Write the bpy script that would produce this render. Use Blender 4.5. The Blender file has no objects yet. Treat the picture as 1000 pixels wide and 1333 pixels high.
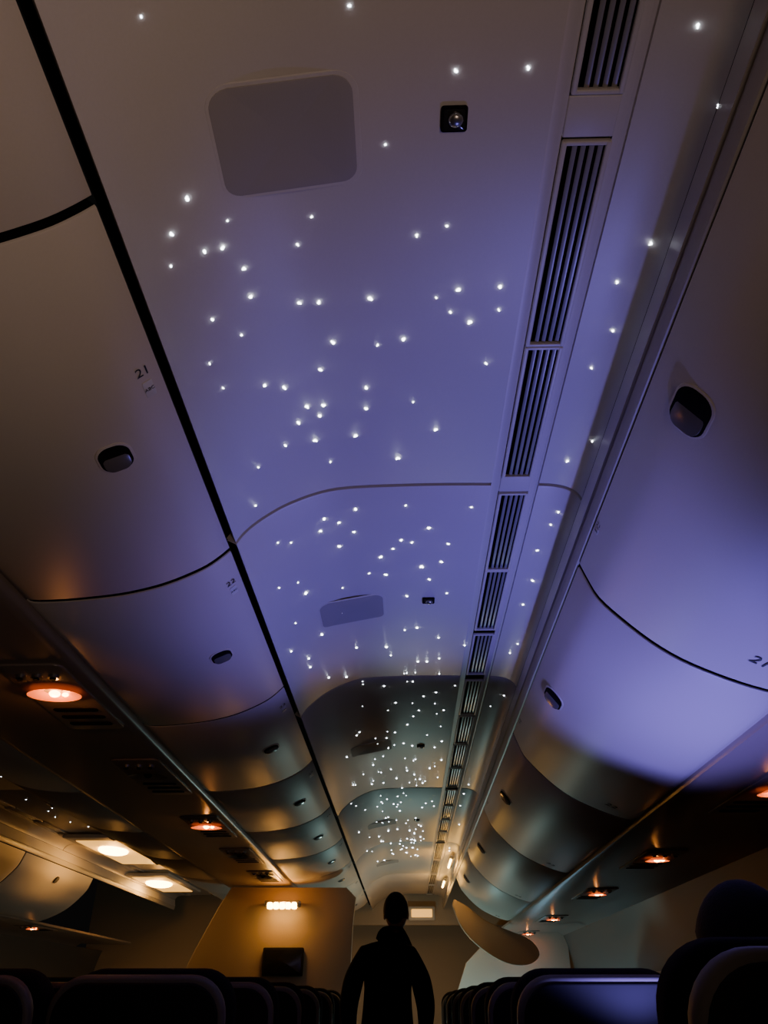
import bpy, bmesh, math, random
from mathutils import Matrix, Vector, Euler
random.seed(7)
CAMZ=1.15
D=bpy.data
def link(o):
    bpy.context.scene.collection.objects.link(o); return o
# ---------------------------------------------------------------- materials
def mat(name,col,rough=0.5,metal=0.0,emit=None,estr=0.0,bump=0.0,scale=60,var=0.0,spec=0.5):
    m=D.materials.new(name); m.use_nodes=True
    nt=m.node_tree; b=nt.nodes['Principled BSDF']
    b.inputs['Base Color'].default_value=(*col,1)
    b.inputs['Roughness'].default_value=rough
    b.inputs['Metallic'].default_value=metal
    b.inputs['Specular IOR Level'].default_value=spec
    if emit:
        b.inputs['Emission Color'].default_value=(*emit,1)
        b.inputs['Emission Strength'].default_value=estr
    tc=nt.nodes.new('ShaderNodeTexCoord'); n=nt.nodes.new('ShaderNodeTexNoise')
    n.inputs['Scale'].default_value=scale; n.inputs['Detail'].default_value=4
    nt.links.new(tc.outputs['Object'],n.inputs['Vector'])
    if bump>0:
        bp=nt.nodes.new('ShaderNodeBump'); bp.inputs['Strength'].default_value=bump; bp.inputs['Distance'].default_value=0.002
        nt.links.new(n.outputs['Fac'],bp.inputs['Height']); nt.links.new(bp.outputs['Normal'],b.inputs['Normal'])
    if var>0:
        r=nt.nodes.new('ShaderNodeMapRange')
        r.inputs['To Min'].default_value=1-var; r.inputs['To Max'].default_value=1+var
        mx=nt.nodes.new('ShaderNodeMix'); mx.data_type='RGBA'; mx.blend_type='MULTIPLY'; mx.inputs[0].default_value=1
        mx.inputs[6].default_value=(*col,1)
        nt.links.new(n.outputs['Fac'],r.inputs['Value']); nt.links.new(r.outputs['Result'],mx.inputs[7])
        nt.links.new(mx.outputs[2],b.inputs['Base Color'])
    return m
M_ceil=mat('ceiling_plastic',(.56,.53,.52),.45,bump=.05,scale=250,var=.04)
M_bin=mat('bin_plastic',(.58,.53,.48),.46,bump=.05,scale=250,var=.04,spec=.4)
M_rail=mat('bin_rail',(.45,.42,.39),.4)
M_dark=mat('gap_black',(.006,.005,.005),.9,spec=.1)
M_grey=mat('access_panel_grey',(.33,.31,.31),.6,bump=.1,scale=300)
M_vent=mat('vent_aluminium',(.34,.33,.34),.35,.3)
M_glass=mat('dark_glass',(.02,.02,.02),.08)
M_latch=mat('latch_dark',(.16,.15,.15),.22,.2)
M_white=mat('placard_white',(.62,.60,.58),.5)
M_ink=mat('ink',(.02,.02,.02),.6)
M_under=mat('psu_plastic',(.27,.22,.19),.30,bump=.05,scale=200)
M_wall=mat('bulkhead_laminate',(.42,.33,.24),.5,bump=.1,scale=120,var=.08)
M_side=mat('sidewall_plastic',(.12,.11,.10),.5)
M_floor=mat('aisle_carpet',(.03,.03,.04),.95,bump=.8,scale=400,var=.3)
M_fab=mat('seat_fabric',(.010,.009,.010),.95,bump=.5,scale=500,var=.2,spec=.1)
M_shell=mat('seat_shell',(.010,.009,.009),.7,spec=.15)
M_rim=mat('seat_rim',(.12,.105,.09),.55,spec=.3)
M_screen=mat('screen_glass',(.01,.01,.012),.12)
M_metal=mat('metal',(.4,.4,.4),.3,.9)
M_star=mat('star_emission',(1,1,1),.5,emit=(.86,.93,1.0),estr=13)
M_amber=mat('amber_lamp',(1,.5,.2),.4,emit=(1,.30,.05),estr=40)
M_ambD=mat('amber_dish',(.55,.22,.10),.3,emit=(1,.13,.02),estr=1.0)
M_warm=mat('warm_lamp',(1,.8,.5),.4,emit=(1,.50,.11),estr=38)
M_lampP=mat('lamp_panel',(.7,.6,.4),.4,emit=(1,.46,.08),estr=1.5)
M_red=mat('red_fabric',(.10,.010,.008),.85,bump=.3,scale=300)
M_black=mat('black_cloth',(.004,.004,.005),.95,bump=.4,scale=300,spec=.1)
M_jean=mat('dark_trousers',(.006,.006,.010),.9,bump=.3,scale=400)
M_skin=mat('skin',(.30,.17,.11),.55)
M_hair=mat('hair',(.006,.005,.004),.8,bump=.6,scale=200,spec=.2)
M_shoe=mat('shoe',(.02,.02,.02),.5)
# ---------------------------------------------------------------- mesh helpers
class MB:
    def __init__(s,mats): s.bm=bmesh.new(); s.mats=mats
    def add(s,b,mx=Matrix(),mi=0,smooth=True):
        bmesh.ops.transform(b,matrix=mx,verts=b.verts)
        for f in b.faces: f.material_index=mi; f.smooth=smooth
        t=D.meshes.new('t'); b.to_mesh(t); b.free(); s.bm.from_mesh(t); D.meshes.remove(t)
    def mesh(s,name):
        me=D.meshes.new(name); bmesh.ops.recalc_face_normals(s.bm,faces=s.bm.faces)
        s.bm.to_mesh(me); s.bm.free()
        for m in s.mats: me.materials.append(m)
        try: me.set_sharp_from_angle(angle=math.radians(40))
        except Exception: pass
        return me
    def obj(s,name,parent=None,loc=(0,0,0),rot=(0,0,0)):
        o=link(D.objects.new(name,s.mesh(name))); o.location=loc; o.rotation_euler=rot
        if parent: o.parent=parent
        return o
def T(x,y,z): return Matrix.Translation((x,y,z))
def R(a,ax): return Matrix.Rotation(a,4,ax)
def box(sx,sy,sz,bev=.005,seg=3):
    b=bmesh.new(); bmesh.ops.create_cube(b,size=1)
    bmesh.ops.scale(b,vec=(sx,sy,sz),verts=b.verts)
    if bev>0: bmesh.ops.bevel(b,geom=list(b.edges),offset=bev,segments=seg,profile=.5,affect='EDGES',clamp_overlap=True)
    return b
def outline(pts,d,bev=.002,seg=2):
    """polygon in local XY extruded by d along -Z (front face at z=0)"""
    b=bmesh.new(); vs=[b.verts.new((x,y,0)) for x,y in pts]; f=b.faces.new(vs)
    r=bmesh.ops.extrude_face_region(b,geom=[f])
    vv=[g for g in r['geom'] if isinstance(g,bmesh.types.BMVert)]
    bmesh.ops.translate(b,vec=(0,0,-d),verts=vv)
    bmesh.ops.recalc_face_normals(b,faces=b.faces)
    if bev>0:
        es=[e for e in b.edges if abs(e.verts[0].co.z-e.verts[1].co.z)<1e-7]
        bmesh.ops.bevel(b,geom=es,offset=bev,segments=seg,profile=.5,affect='EDGES',clamp_overlap=True)
    return b
def rrect(w,h,r,n=6):
    p=[]
    for cx,cy,a0 in ((w/2-r,h/2-r,0),(-w/2+r,h/2-r,90),(-w/2+r,-h/2+r,180),(w/2-r,-h/2+r,270)):
        for i in range(n+1):
            a=math.radians(a0+90*i/n); p.append((cx+r*math.cos(a),cy+r*math.sin(a)))
    return p
def plate(w,h,d,r,bev=.002): return outline(rrect(w,h,r),d,bev)
def cyl(r,d,n=24,r2=None):
    b=bmesh.new(); bmesh.ops.create_cone(b,cap_ends=True,segments=n,radius1=r,radius2=r if r2 is None else r2,depth=d); return b
def sph(r,u=16,v=10):
    b=bmesh.new(); bmesh.ops.create_uvsphere(b,u_segments=u,v_segments=v,radius=r); return b
def empty(name,loc=(0,0,0)):
    e=link(D.objects.new(name,None)); e.location=loc; e.empty_display_size=.1; return e
def smooth_prof(pts,n=4):
    out=[]
    for i in range(len(pts)-1):
        p0=Vector(pts[max(i-1,0)]);p1=Vector(pts[i]);p2=Vector(pts[i+1]);p3=Vector(pts[min(i+2,len(pts)-1)])
        for k in range(n):
            t=k/n
            out.append(tuple(.5*((2*p1)+(-p0+p2)*t+(2*p0-5*p1+4*p2-p3)*t*t+(-p0+3*p1-3*p2+p3)*t**3)))
    out.append(tuple(pts[-1])); return out
def inward(prof):
    ns=[]
    for i in range(len(prof)):
        a=Vector(prof[max(i-1,0)]); b=Vector(prof[min(i+1,len(prof)-1)]); t=(b-a).normalized()
        ns.append(Vector((t.y,-t.x)))
    return ns
def loft(prof,rings,flip=1):
    b=bmesh.new(); ns=inward(prof); R_=[]
    for y,off in rings:
        R_.append([b.verts.new((p[0]+n.x*off*flip,y,p[1]+n.y*off*flip+CAMZ)) for p,n in zip(prof,ns)])
    for i in range(len(R_)-1):
        for j in range(len(prof)-1):
            b.faces.new((R_[i][j],R_[i+1][j],R_[i+1][j+1],R_[i][j+1]))
    return b
def strip(prof,y0,y1): return loft(prof,[(y0,0),(y1,0)])
def panel_rings(y0,y1,r=.008,deep=.03):
    return [(y0,deep),(y0,r),(y0+r*.3,r*.3),(y0+r,0),(y1-r,0),(y1-r*.3,r*.3),(y1,r),(y1,deep)]
MIR=-2.5
def mir(p): return [(MIR-x,h) for x,h in p]
# ---------------------------------------------------------------- profiles
LB=smooth_prof([(-.447,1.0),(-.468,.978),(-.50,.951),(-.542,.927),(-.59,.905),(-.64,.888),(-.71,.872),(-.79,.862),(-.87,.856),(-.935,.856),(-.957,.866)],3)
RB=smooth_prof([(.482,1.0),(.497,.955),(.52,.90),(.57,.84),(.635,.776),(.70,.728),(.78,.687),(.86,.655),(.93,.637),(.965,.645)],3)
CP=smooth_prof([(-.425,1.0),(-.41,1.026),(-.385,1.055),(-.35,1.085),(-.306,1.115),(-.25,1.142),(-.19,1.162),(-.12,1.171),(0,1.175),(.12,1.176),(.245,1.174)],3)
CR=smooth_prof([(.372,1.171),(.41,1.168),(.445,1.158),(.468,1.14),(.478,1.12)],3)
RIS=[(.478,1.118),(.474,1.08),(.467,1.045)]
def hc(X):
    P=CP+CR
    if X<=P[0][0]: return P[0][1]
    for a,b in zip(P,P[1:]):
        if a[0]<=X<=b[0]: return a[1]+(b[1]-a[1])*(X-a[0])/(b[0]-a[0])
    return P[-1][1]
seams=[-2.3,-.3,1.71,3.15,5.17,7.16,9.1,11.0]
# ---------------------------------------------------------------- ceiling
for side in (0,1):
    E=empty('ceiling')
    f=(lambda p:p) if side==0 else mir
    fl=-1 if side==0 else 1
    for a,b in zip(seams,seams[1:]):
        mb=MB([M_ceil])
        mb.add(loft(f(CP),panel_rings(a+.005,b-.005,.006),flip=fl))
        mb.add(loft(f(CR),panel_rings(a+.005,b-.005,.006),flip=fl))
        mb.obj('ceiling_panel',E)
    mb=MB([M_dark,M_rail,M_ceil])
    back=[(x,h+.028) for x,h in [(-.47,1.03)]+CP[3:]+CR]
    mb.add(strip(f(back),seams[0],seams[-1]),mi=0)
    mb.add(strip(f(RIS),seams[0],seams[-1]),mi=2)
    mb.add(strip(f([(-.425,1.0),(-.432,1.01),(-.432,1.06)]),seams[0],seams[-1]),mi=1)
    mb.add(strip(f([(.467,1.045),(.470,1.05),(.474,1.045),(.471,1.03),(.478,1.008),(.484,1.006),(.484,1.05)]),seams[0],seams[-1]),mi=1)
    mb.obj('gutter_trim',E)
# ---------------------------------------------------------------- vents in ceiling
VX=.309
def vent(y0,y1,m=False):
    mb=MB([M_vent,M_dark,M_ceil]); L=y1-y0; cy=(y0+y1)/2
    for sx in (-1,1):
        mb.add(box(.009,L,.010,.003),T(VX+sx*.036,cy,1.172+CAMZ),2)
    for yy in (y0+.004,y1-.004):
        mb.add(box(.078,.008,.010,.002),T(VX,yy,1.173+CAMZ),2)
    for i in range(4):
        mb.add(box(.0085,L-.012,.004,.0015),T(VX-.017+i*.0140,cy,1.176+CAMZ)@R(.25,'Y'))
    mb.add(box(.074,L-.004,.003,0),T(VX,cy,1.190+CAMZ),1)
    o=mb.obj('ceiling_air_vent')
    if m: o.scale=(-1,1,1); o.location=(MIR,0,0)
vents=[(-.3,.2),(.2,.655),(.73,1.19),(1.192,1.674),(1.747,2.19),(2.192,2.66),(2.70,3.12),(3.19,3.66),(3.68,4.15),(4.17,4.64),(4.66,5.13),(5.21,5.68),(5.70,6.17),(6.19,6.66),(6.68,7.12),(7.2,8.1),(8.14,9.06),(9.14,10.0),(10.04,10.96)]
for v in vents: vent(*v)
for v in vents[9:]: vent(*v,m=True)
mb=MB([M_ceil])
for sx in (0,1):
    f=(lambda p:p) if sx==0 else mir
    mb.add(strip(f([(.245,1.174),(.246,1.180),(.251,1.181),(.262,1.177),(.268,1.176),(.2685,1.19)]),-2.3,11.0))
    mb.add(strip(f([(.349,1.19),(.3495,1.176),(.358,1.177),(.365,1.180),(.371,1.178),(.372,1.171)]),-2.3,11.0))
for a,b in [(.655,.73),(1.674,1.747)]:
    mb.add(box(.082,b-a-.006,.008,.003),T(VX,(a+b)/2,1.177+CAMZ))
mb.obj('trim_1')
# ---------------------------------------------------------------- access panels & cameras
def conform(cx,cy,w,h,r,off):
    b=bmesh.new(); rings=[]
    for s,o in ((1.0,-.002),(.985,off*.8),(.96,off),(.8,off),(.6,off),(.4,off),(.2,off)):
        rings.append([b.verts.new((cx+x*s,cy+y*s,CAMZ+hc(cx+x*s)-o)) for x,y in rrect(w,h,r)])
    n=len(rings[0])
    for i in range(len(rings)-1):
        for j in range(n): b.faces.new((rings[i][j],rings[i][(j+1)%n],rings[i+1][(j+1)%n],rings[i+1][j]))
    b.faces.new(rings[-1]); return b
for y in (.705,2.45,4.17,6.26,8.2):
    mb=MB([M_grey,M_ceil])
    mb.add(conform(-.170,y,.232,.192,.032,.0008),mi=1)
    mb.add(conform(-.172,y,.218,.180,.028,.0022),mi=0)
    mb.obj('ceiling_access_panel')
for y in (.69,2.41,4.2,6.2):
    mb=MB([M_dark,M_glass,M_metal])
    mb.add(plate(.042,.042,.006,.005,.0015),T(.093,y,1.170+CAMZ)@R(math.pi,'X'),0)
    mb.add(plate(.034,.034,.002,.004,.001),T(.093,y,1.1685+CAMZ)@R(math.pi,'X'),1)
    mb.add(sph(.012),T(.095,y-.002,1.166+CAMZ)@Matrix.Diagonal((1,1,.6,1)),2)
    mb.obj('cabin_camera')
# ---------------------------------------------------------------- bins
def text_child(txt,size,par,m=M_ink):
    c=D.curves.new('label',type='FONT'); c.body=txt; c.size=size; c.align_x='CENTER'; c.align_y='CENTER'; c.extrude=.0002
    o=link(D.objects.new('label',c)); c.materials.append(m); o.parent=par; return o
def frame_on(prof,X,y):
    for a,b in zip(prof,prof[1:]):
        if min(a[0],b[0])<=X<=max(a[0],b[0]):
            t=(X-a[0])/(b[0]-a[0]); h=a[1]+t*(b[1]-a[1]); tv=Vector((b[0]-a[0],0,b[1]-a[1])).normalized(); break
    n=Vector((tv.z,0,-tv.x))
    if n.z>0: n=-n
    yv=Vector((0,1,0)); xv=yv.cross(n)
    m=Matrix((xv,yv,n)).transposed().to_4x4(); m.translation=(X,y,h+CAMZ); return m
def latch(par,prof,X,y,w,h):
    M=frame_on(prof,X,y)
    mb=MB([M_bin,M_dark,M_latch])
    r=min(w,h)*.42
    mb.add(plate(h+.010,w+.010,.006,r+.004,.003),M@T(0,0,.0025),0)
    mb.add(plate(h,w,.003,r,.001),M@T(0,0,.0035),1)
    mb.add(plate(h*.86,w*.62,.006,r*.7,.003),M@T(0,w*.12,.006)@R(.16,'X'),2)
    mb.obj('latch',par)
def placard(par,prof,X,y,txt,rz,k=1.0):
    M=frame_on(prof,X,y)
    mb=MB([M_white]); mb.add(plate(.021*k,.040*k,.0012,.003,.0004),M@T(0,.024*k,.0016)); mb.obj('placard',par)
    t=text_child(txt,.030*k,par); t.matrix_local=M@T(0,-.022*k,.0022)@R(rz,'Z')
    t=text_child('ABC',.011*k,par); t.matrix_local=M@T(0,.024*k,.0026)@R(rz,'Z')
def mkbin(prof,y0,y1,flip,lx,lw,lh,plx=None,txt='21',rz=math.pi,plo=.2,k=1.0):
    E=empty('overhead_bin')
    mb=MB([M_bin,M_dark])
    pr=panel_rings(y0+.008,y1-.008,.004,.04)
    mb.add(loft(prof,pr[1:-1],flip=flip),mi=0)
    mb.add(loft(prof,pr[:2],flip=flip),mi=1); mb.add(loft(prof,pr[-2:],flip=flip),mi=1)
    mb.obj('door',E)
    latch(E,prof,lx,(y0+y1)/2,lw,lh)
    if plx is not None: placard(E,prof,plx,y0+plo,txt,rz,k)
    mb=MB([M_dark]); bk=[(p[0]+n.x*.03*flip,p[1]+n.y*.03*flip) for p,n in zip(prof,inward(prof))]
    mb.add(strip(bk,y0,y1)); mb.obj('housing',E)
    return E
y=.70-1.04*3; n=18
while y<9.2:
    mkbin(LB,y,y+1.04,1,-.566,.075,.064,-.470,str(n),math.pi,.36 if abs(y-.7)<.1 else .16); y+=1.04; n+=1
y=.70
while y<9.2:
    mkbin(mir(LB),y,y+1.04,-1,MIR+.566,.066,.055); y+=1.04
y=.31-1.54; n=20
while y<8.0:
    E=mkbin(RB,y,y+1.54,-1,.524,.105,.078,.4865,str(n),math.pi,1.32,.6)
    t=text_child(str(n),.05,E); t.matrix_local=frame_on(RB,.83,y+1.40)@T(0,0,.002)@R(math.pi-.2,'Z')
    y+=1.54; n+=1
y=1.85
while y<8.0:
    mkbin(mir(RB),y,y+1.54,1,MIR-.522,.08,.06); y+=1.54
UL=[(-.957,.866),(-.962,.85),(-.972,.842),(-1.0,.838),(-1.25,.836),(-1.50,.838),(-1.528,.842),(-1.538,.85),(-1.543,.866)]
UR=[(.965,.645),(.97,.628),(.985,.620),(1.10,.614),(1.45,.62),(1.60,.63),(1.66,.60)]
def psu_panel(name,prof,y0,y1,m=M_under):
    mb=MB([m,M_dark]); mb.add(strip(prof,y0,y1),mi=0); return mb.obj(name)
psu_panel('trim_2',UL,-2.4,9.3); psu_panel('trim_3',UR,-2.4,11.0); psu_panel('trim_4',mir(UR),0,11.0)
def psu(x,y,h,slots=True,lit=True,dish=.10,lamp=M_amber):
    E=empty('passenger_service_unit',(x,y,h+CAMZ))
    F=R(math.pi,'X')
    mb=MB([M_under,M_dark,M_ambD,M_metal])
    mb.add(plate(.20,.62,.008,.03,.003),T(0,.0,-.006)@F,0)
    if slots:
        for i in range(3):
            mb.add(plate(.15,.035,.003,.015,.001),T(0,.09+i*.075,-.0085)@F,1)
        for i in range(3):
            mb.add(cyl(.016,.012),T(-.05+i*.05,-.23,-.010),3)
            mb.add(cyl(.009,.008),T(-.05+i*.05,-.23,-.017),1)
    mb.obj('panel',E)
    mb=MB([M_ambD if lit else M_under,lamp if lit else M_dark,M_metal])
    ring=bmesh.new(); bmesh.ops.create_cone(ring,cap_ends=False,segments=32,radius1=dish,radius2=dish*.35,depth=.016)
    mb.add(ring,T(0,-.09,-.012)@R(math.pi,'X')@Matrix.Diagonal((1,.7,-1,1)),0)
    mb.add(sph(.017),T(0.0,-.09,-.014)@Matrix.Diagonal((1,1,.6,1)),1)
    if lit: mb.add(sph(.010),T(0.03,-.08,-.014)@Matrix.Diagonal((1,1,.6,1)),1)
    mb.obj('reading_lamp',E)
    return E
def plight(name,loc,col,e,r=.02):
    l=D.lights.new(name,'POINT'); l.energy=e; l.color=col; l.shadow_soft_size=r
    o=link(D.objects.new(name,l)); o.location=loc; return o
AMB=(1,.33,.06)
for i,yy in enumerate((.9,2.42,3.46,4.6,5.6,6.6)):
    lit=i in(1,3)
    psu(-1.10,yy,.837,lit=lit,dish=.085)
    if lit: plight('reading_lamp_glow',(-1.10,yy-.09,.800+CAMZ),AMB,.8 if i==1 else .4,.01)
for i,yy in enumerate((1.3,2.84,4.3,5.74,7.55,9.2,10.4)):
    lit=i>0
    psu(1.26,yy,.616,lit=lit,dish=.06)
    if lit: plight('reading_lamp_glow',(1.26,yy-.09,.59+CAMZ),AMB,.22,.01)
for i,yy in enumerate((4.0,6.6,8.4)):
    psu(MIR-1.1,yy,.616,lit=True,dish=.06)
    plight('reading_lamp_glow',(MIR-1.1,yy-.09,.59+CAMZ),AMB,.3,.01)
# ---------------------------------------------------------------- walls and floor
SW=smooth_prof([(1.66,.60),(1.71,.45),(1.78,.1),(1.82,-.3),(1.82,-.8),(1.80,-1.15)],3)
mb=MB([M_side]); mb.add(strip(SW,-2.4,12)); mb.obj('wall_right')
mb=MB([M_side]); mb.add(strip(mir(SW),-2.4,12)); mb.obj('wall_left')
mb=MB([M_floor]); mb.add(box(6.2,14.6,.05,0),T(-1.25,4.8,-.026)); mb.obj('floor')
mb=MB([M_side]); mb.add(box(6.3,.05,2.5,0),T(-1.25,-2.45,1.25)); mb.obj('wall_back')
n=1
for s in (1,-1):
    for k in range(19):
        yy=.3+k*.6
        mb=MB([M_white,M_side])
        mb.add(plate(.42,.30,.012,.09,.004),T(0,0,.006),1)
        mb.add(plate(.34,.23,.012,.075,.003),T(0,0,.009),0)
        o=mb.obj('window_%d'%n); n+=1
        X=1.772 if s==1 else MIR-1.772
        o.matrix_world=Matrix.Translation((X,yy,1.32))@R((-math.pi/2 if s==1 else math.pi/2)-(.13*-s),'Y')
def wallpoly(name,pts,y,d,m,bev=.008):
    mb=MB([m]); mb.add(outline(pts,d,bev),T(0,y,0)@R(math.pi/2,'X'),smooth=False); return mb.obj(name)
lp=smooth_prof([(-1.48,1.98),(-1.56,1.85),(-1.68,1.62),(-1.80,1.35),(-1.86,1.0),(-1.88,.5),(-1.88,0)],4)
wallpoly('wall_bulkhead',[(-.46,0),(-.46,1.2),(-.44,1.7),(-.42,1.90),(-.50,1.975)]+lp,7.2,.06,M_wall)
mb=MB([M_shell,M_screen]); mb.add(plate(.33,.20,.03,.01,.004),R(math.pi/2,'X'),0); mb.add(plate(.30,.17,.004,.005,.001),T(0,-.002,0)@R(math.pi/2,'X'),1)
mb.obj('wall_monitor',loc=(-1.0,7.16,1.43))
mb=MB([M_ambD,M_warm,M_metal])
mb.add(box(.30,.08,.05,.015),T(0,.0,0),2)
for i in range(5): mb.add(box(.045,.05,.05,.014),T(-.10+i*.05,-.03,-.015),1)
mb.obj('bulkhead_lamp',loc=(-1.02,7.10,1.84))
plight('bulkhead_lamp_glow',(-1.02,6.95,1.89),(1,.36,.06),2.0,.01)
pp=smooth_prof([(.44,1.93),(.52,1.74),(.68,1.58),(.9,1.46),(1.10,1.44),(1.22,1.52),(1.15,1.64),(.95,1.72),(.75,1.80),(.58,1.92),(.46,1.98)],4)
wallpoly('class_divider_panel',pp,8.15,.05,M_wall)
wallpoly('wall_divider',[(.50,0),(.50,1.2),(.62,1.5),(.9,1.75),(1.7,1.8),(1.7,0)],9.3,.05,M_bin)
wallpoly('wall_header',[(-.95,1.98),(1.7,1.98),(1.7,2.6),(-.95,2.6)],11.02,.08,M_wall)
wallpoly('wall_front',[(-4.4,0),(1.9,0),(1.9,2.6),(-4.4,2.6)],12.0,.05,M_wall)
mb=MB([M_white,M_lampP]); mb.add(box(.34,.06,.16,.02),mi=0); mb.add(plate(.26,.09,.01,.01,.002),T(0,-.036,0)@R(math.pi/2,'X'),1)
mb.obj('exit_sign',loc=(.2,10.9,2.1))
for X,Y in ((.43,9.4),(.43,7.9)):  # glowing strips added by the riser to stand in for gold reflections
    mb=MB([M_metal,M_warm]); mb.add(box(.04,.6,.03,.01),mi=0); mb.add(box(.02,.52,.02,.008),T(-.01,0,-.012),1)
    mb.obj('gold_reflection_strip',loc=(X,Y,2.27))
    plight('gold_reflection_fill',(X-.08,Y-.25,2.16),(1,.50,.08),3.0,.03)  # added point light for gold streaks on riser and bins
for X,Y,w in ((-2.55,7.4,.12),(-2.75,9.6,.14)):
    mb=MB([M_white,M_warm,M_lampP]); mb.add(box(.5,1.5,.03,.012),mi=0); mb.add(box(.36,1.25,.02,.008),T(0,0,-.012),2); mb.add(sph(w),T(0,-.2,-.03)@Matrix.Diagonal((1,1.6,.25,1)),1)
    mb.obj('ceiling_lamp',loc=(X,Y,2.30))
    plight('ceiling_lamp_glow',(X,Y-.2,2.15),(1,.42,.08),5,.06)
# ---------------------------------------------------------------- stars: (x,y) in mm on the ceiling, and size
SXY="-333,496;-61,523;93,618;200,615;429,556;495,585;479,649;-16,731;-337,767;-288,831;-371,812;-333,871;-306,880;-384,867;-279,936;-279,1003;-181,913;-149,859;36,908;91,890;457,917;422,1017;440,1138;420,1254;495,1302;-349,1018;-309,1086;-194,1049;-156,1056;-55,1052;120,1037;77,1057;107,1096;149,1122;200,1032;203,1090;-136,1168;11,1168;-43,1181;-373,1115;-171,1244;-289,1245;-252,1272;-364,1195;-73,1315;-76,1386;-213,1354;-175,1363;-236,1402;-187,1396;-206,1483;-107,1485;88,1472;33,1368;191,1244;-5,1584;-274,1469;-342,1499;-177,1582;-369,1636;428,1593;465,1484;-216,1838;-126,1817;-176,1876;-232,1896;-137,1937;-186,2010;82,1931;-345,1856;-314,1893;0,1998;33,2014;145,2026;-24,2048;-63,2098;65,2166;126,2137;200,1820;15,1808;-49,2217;-103,2201;92,2257;155,2359;-309,2222;-322,2131;19,2379;-195,2280;418,2055;442,1826;433,1901;430,2252;421,2435;-290,2578;-358,2377;-178,2800;-62,2818;56,2643;139,2738;243,2811;-350,2708;-353,2789;-235,3073;-301,2998;-46,2906;63,2979;100,2981;149,2948;10,2662;-393,2546;442,2766;425,2871;450,3340;-211,2468;-373,2089"
SR=[20,30,30,30,35,32,26,20,40,20,36,34,34,24,34,34,22,20,24,22,28,24,24,20,20,30,22,32,32,40,38,16,20,34,32,18,34,32,18,16,30,30,30,18,28,28,30,30,30,30,30,32,28,14,20,30,24,16,14,20,22,20,30,28,24,30,24,30,30,20,18,22,18,22,18,28,30,24,20,16,26,16,20,16,30,16,20,14,20,22,18,22,20,26,16,24,28,28,20,20,26,26,24,22,18,24,24,18,18,18,18,18,16,14,16]
stars=[tuple(int(q)/1000 for q in p.split(','))+(s/10,) for p,s in zip(SXY.split(';'),SR)]
mb=MB([M_star])
def star(X,Y,r,tri,m=False):
    h=hc(X)
    if .265<X<.35: h=1.172
    XX=MIR-X if m else X
    b=bmesh.new()
    for k in range(3 if tri else 1):
        dx=random.uniform(-.5,.5)*r*1.6 if k else 0; dy=random.uniform(-.5,.5)*r*2.2 if k else 0
        t=Matrix.Translation((XX+dx,Y+dy,h+CAMZ-.001))@Matrix.Diagonal((1,1,.7,1))
        bmesh.ops.create_icosphere(b,subdivisions=1,radius=r*(.75 if k==0 else .5),matrix=t)
    mb.add(b)
for X,Y,s in stars:
    star(X,Y,s*(Y*.843+.62)/1001*.86,Y<2.6)
random.seed(3)
for i in range(165):
    Y=3.1+random.random()**1.1*5.0; X=random.gauss(.0,.15) if random.random()<.65 else random.uniform(-.33,.46)
    if not -.36<X<.46 or .24<X<.38: continue
    star(X,Y,(.003+.0011*Y)*random.uniform(.4,.95),False)
for i in range(40):
    star(random.uniform(-.3,.2),random.uniform(2.5,8),.005,False,True)
mb.obj('star_lights')
# ---------------------------------------------------------------- seats
mb=MB([M_fab,M_shell,M_rim,M_screen,M_metal])
mb.add(box(.45,.48,.13,.04,4),T(0,.24,.42),0)
bk=T(0,0,.46)@R(math.radians(8),'X')
shape=rrect(.45,.76,.09,8)
mb.add(outline(shape,.07,.02,4),bk@T(0,.07,.38)@R(-math.pi/2,'X')@R(math.pi,'Z')@R(math.pi,'Y'),0)
mb.add(outline(shape,.035,.012,4),bk@T(0,-.035,.38)@R(math.pi/2,'X'),2)
mb.add(outline(rrect(.42,.73,.08,8),.02,.006,3),bk@T(0,-.041,.38)@R(math.pi/2,'X'),1)
mb.add(plate(.27,.19,.008,.012,.003),bk@T(0,-.044,.55)@R(math.pi/2,'X'),1)
mb.add(plate(.235,.145,.006,.006,.001),bk@T(0,-.048,.555)@R(math.pi/2,'X'),3)
mb.add(plate(.38,.24,.02,.02,.004),bk@T(0,-.052,.25)@R(math.pi/2,'X'),1)
mb.add(box(.30,.08,.18,.035,4),bk@T(0,.10,.64),0)
for sx in (-1,1):
    mb.add(box(.040,.40,.035,.012),T(sx*.235,.2,.63),1)
    mb.add(box(.03,.05,.26,.008),T(sx*.235,.04,.50),1)
    mb.add(box(.03,.36,.04,.008),T(sx*.18,.22,.335),4)
    for yy in (.08,.36): mb.add(box(.025,.03,.33,.006),T(sx*.18,yy,.165),4)
seat_me=mb.mesh('airplane_seat')
def seat(x,y):
    o=link(D.objects.new('airplane_seat',seat_me)); o.location=(x,y,0); return o
for r in range(7):
    yy=2.42+.82*r
    for x in (.50,1.0,1.49): seat(x,yy)
    for x in (-.68,-1.17,-1.66,-2.14): 
        if yy<6.6: seat(x,yy-.02)
    for x in (-3.0,-3.5,-3.99): seat(x,yy)
for x in (.57,1.07): seat(x,1.25)
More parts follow.
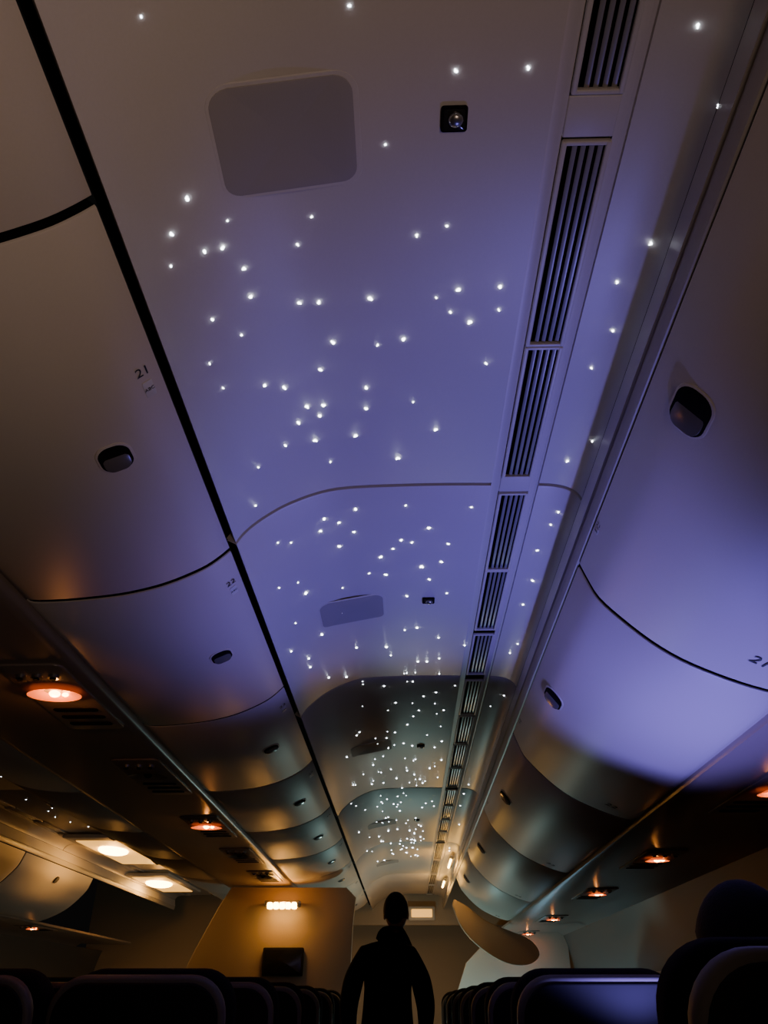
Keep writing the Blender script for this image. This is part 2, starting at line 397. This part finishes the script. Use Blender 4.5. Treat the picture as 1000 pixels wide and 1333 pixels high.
# ---------------------------------------------------------------- people
def skinmesh(verts,edges,rad,sub=2):
    me=D.meshes.new('sk'); me.from_pydata(verts,edges,[]); o=link(D.objects.new('sk',me))
    o.modifiers.new('s','SKIN'); sv=me.skin_vertices[0].data
    for i,r in enumerate(rad):
        sv[i].radius=(r,r) if not isinstance(r,tuple) else r
    sv[0].use_root=True
    m=o.modifiers.new('b','SUBSURF'); m.levels=sub; m.render_levels=sub
    dg=bpy.context.evaluated_depsgraph_get(); dg.update()
    out=D.meshes.new_from_object(o.evaluated_get(dg)); D.objects.remove(o); return out
def person(name,loc,J,top,bottom,headloc,headrot,zskin,handdir):
    E=empty(name,loc)
    names=list(J); idx={n:i for i,n in enumerate(names)}
    ed=[('pelvis','spine'),('spine','chest'),('chest','neck0'),('neck0','neck1')]
    for s in 'LR':
        ed+=[('chest','sh'+s),('sh'+s,'ua'+s),('ua'+s,'el'+s),('el'+s,'wr'+s),('pelvis','hip'+s),('hip'+s,'kn'+s),('kn'+s,'cf'+s),('cf'+s,'an'+s),('an'+s,'to'+s)]
    me=skinmesh([J[n][0] for n in names],[(idx[a],idx[b]) for a,b in ed],[J[n][1] for n in names])
    me.materials.clear()
    for m in (top,bottom,M_skin,M_shoe): me.materials.append(m)
    zp=J['pelvis'][0][2]; zn=J['neck0'][0][2]+zskin
    kn=[Vector(J[k+s][0]) for s in 'LR' for k in('kn','hip')]
    arm=[Vector(J[k+s][0]) for s in 'LR' for k in('wr','el')]
    for p in me.polygons:
        c=p.center; p.use_smooth=True
        if c.z>zn: p.material_index=2
        elif c.z<.10: p.material_index=3
        elif min((c-a).length for a in arm)<min((c-k).length for k in kn) : p.material_index=0
        elif c.z<zp-.0: p.material_index=1
        elif min((c-k).length for k in kn)<.17 and c.z<zp+.03: p.material_index=1
    o=link(D.objects.new('body',me)); o.parent=E
    mb=MB([M_skin,M_hair,M_white,M_ink])
    H=T(*headloc)@headrot
    b=sph(1,24,18)
    for v in b.verts:
        x,y,z=v.co
        w=1-.22*max(0,-z)**1.3*(1)
        v.co=(x*.076*w,y*.096*(1-.12*max(0,-z)),z*.118)
        if y<-.1 and z<-.3: v.co.y*=.8
    mb.add(b,H,0)
    mb.add(sph(1,10,8),H@T(0,.097,-.012)@Matrix.Diagonal((.013,.018,.026,1)),0)
    for sx in (-1,1):
        mb.add(sph(1,10,8),H@T(sx*.077,-.005,-.01)@Matrix.Diagonal((.010,.018,.030,1)),0)
        mb.add(sph(1,10,8),H@T(sx*.030,.080,.005)@Matrix.Diagonal((.013,.010,.009,1)),2)
        mb.add(sph(1,8,6),H@T(sx*.030,.088,.005)@Matrix.Diagonal((.005,.004,.005,1)),3)
        mb.add(sph(1,8,6),H@T(sx*.030,.086,.022)@Matrix.Diagonal((.017,.006,.004,1)),1)
    mb.add(sph(1,10,6),H@T(0,.083,-.052)@Matrix.Diagonal((.024,.008,.007,1)),0)
    b=sph(1,24,18)
    for v in b.verts:
        x,y,z=v.co; k=1.0
        if y>.25 and z<.45: k=.80
        if z<-.45: k=.82
        v.co=(x*.084*k,(y*.102*k)-.008,z*.118*(1 if z>0 else .85)+.012)
    mb.add(b,H,1); mb.obj('head',E)
    for s,sx in (('L',-1),('R',1)):
        w=Vector(J['wr'+s][0]); d=handdir.normalized(); side=Vector((-sx,0,0)) ; nrm=d.cross(side).normalized()
        vs=[w,w+d*.045,w+d*.085]; es=[(0,1),(1,2)]; rr=[(.026,.018),(.036,.015),(.036,.013)]
        for k in range(4):
            off=(-.027+k*.018)
            L=(.058,.070,.074,.062)[3-k]
            base=w+d*.088+side*off
            i0=len(vs); vs.append(base); rr.append(.0095); es.append((2,i0))
            c=nrm*(-1 if nrm.z>0 else 1)
            for q,(a,cu) in enumerate(((.45,.10),(.75,.28),(1.0,.5))):
                vs.append(base+d*L*a+c*L*cu*.5); rr.append(.009-.001*q); es.append((len(vs)-2,len(vs)-1))
        i0=len(vs); vs.append(w+d*.03+side*.03); rr.append(.012); es.append((1,i0))
        vs.append(w+d*.06+side*.048); rr.append(.010); es.append((i0,i0+1))
        vs.append(w+d*.085+side*.052); rr.append(.008); es.append((i0+1,i0+2))
        hm=skinmesh([tuple(v) for v in vs],es,rr,1); hm.materials.clear(); hm.materials.append(M_skin)
        for p in hm.polygons: p.use_smooth=True
        o=link(D.objects.new('hand_'+s,hm)); o.parent=E
    return E
J={'pelvis':((0,0,.96),(.155,.115)),'spine':((0,0,1.12),(.16,.12)),'chest':((.01,0,1.31),(.175,.125)),'neck0':((.03,-.005,1.475),(.095,.085)),'neck1':((.045,.01,1.56),(.078,.075))}
for s,x in (('L',-1),('R',1)):
    J['sh'+s]=((x*.160+.01,-.005,1.40),.078); J['ua'+s]=((x*.212,-.01,1.29),.072); J['el'+s]=((x*.245,-.02,1.13),.064); J['wr'+s]=((x*.235,.09,.93),.036)
    J['hip'+s]=((x*.09,0,.88),.10); J['kn'+s]=((x*.10,.02,.50),.066); J['cf'+s]=((x*.10,-.01,.33),.060); J['an'+s]=((x*.10,-.02,.10),.042); J['to'+s]=((x*.115,.13,.045),.04)
person('standing_passenger',(-.125,5.75,0),J,M_black,M_jean,(.06,.03,1.655),R(math.radians(-10),'Z'),.10,Vector((0,.35,-1)))
def seated(x,y,top,lean=0):
    J={'pelvis':((0,0,.60),(.16,.12)),'spine':((0,-.01,.74),(.15,.115)),'chest':((lean*.5,-.02,.90),(.17,.12)),'neck0':((lean,-.01,1.05),(.07,.065)),'neck1':((lean,.0,1.12),(.053,.053))}
    for s,k in (('L',-1),('R',1)):
        J['sh'+s]=((k*.165+lean*.7,-.01,.99),.068); J['ua'+s]=((k*.20+lean*.6,.0,.88),.058); J['el'+s]=((k*.215,.03,.75),.05); J['wr'+s]=((k*.14,.22,.69),.032)
        J['hip'+s]=((k*.09,.05,.57),.095); J['kn'+s]=((k*.11,.44,.56),.068); J['cf'+s]=((k*.11,.47,.38),.058); J['an'+s]=((k*.11,.46,.10),.042); J['to'+s]=((k*.12,.60,.045),.04)
    return person('seated_passenger',(x,y,0),J,top,M_jean,(lean,.03,1.20),Matrix(),.035,Vector((-.0,1,-.1)))
seated(.60,1.46,M_red,-.03)
# ---------------------------------------------------------------- lights
def area(name,loc,target,col,e,sx,sy,spread=180):
    l=D.lights.new(name,'AREA'); l.shape='RECTANGLE'; l.size=sx; l.size_y=sy; l.energy=e; l.color=col; l.spread=math.radians(spread)
    o=link(D.objects.new(name,l)); o.location=loc
    o.rotation_euler=(Vector(target)-Vector(loc)).to_track_quat('-Z','Y').to_euler(); return o
def spot(name,loc,target,col,e,ang,blend,r):
    l=D.lights.new(name,'SPOT'); l.energy=e; l.color=col; l.spot_size=math.radians(ang); l.spot_blend=blend; l.shadow_soft_size=r
    o=link(D.objects.new(name,l)); o.location=loc
    o.rotation_euler=(Vector(target)-Vector(loc)).to_track_quat('-Z','Y').to_euler(); return o
spot('seat_screen_glow',(.60,2.13,.98),(.47,2.12,2.2),(.25,.205,1.0),54,104,.5,.03)
area('cabin_fill_warm',(.40,-.30,.95),(-.62,.62,2.1),(1,.70,.53),2.5,.4,.4,110)
plight('aisle_fill_warm',(-.2,-1.2,1.0),(1,.66,.45),.7,.3)
plight('forward_cabin_cool',(.1,8.4,.85),(.50,.86,.82),24,.08)
plight('galley_warm',(.1,10.3,1.2),(1,.46,.09),7,.1)
plight('mid_cabin_fill_warm',(.05,4.3,.80),(1,.72,.42),.2,.06)  # unseen low light added to warm the ceiling here
plight('mid_cabin_fill_cool',(-.1,6.6,.80),(.55,.85,.85),.8,.06)  # unseen low light added to cool the ceiling and bins
plight('side_window_glow',(1.2,9.0,1.0),(.4,.75,1),2.5,.1)
w=D.worlds.new('World'); bpy.context.scene.world=w; w.use_nodes=True
w.node_tree.nodes['Background'].inputs[0].default_value=(.01,.009,.009,1); w.node_tree.nodes['Background'].inputs[1].default_value=.3
# ---------------------------------------------------------------- camera
th=math.radians(32.55); ps=math.radians(1.45)
c=D.cameras.new('camera'); c.sensor_fit='VERTICAL'; c.sensor_height=36; c.lens=1001*36/1333; c.clip_start=.01
co=link(D.objects.new('camera',c)); co.location=(0,0,CAMZ); co.rotation_euler=(math.pi/2+th,0,ps)
bpy.context.scene.camera=co
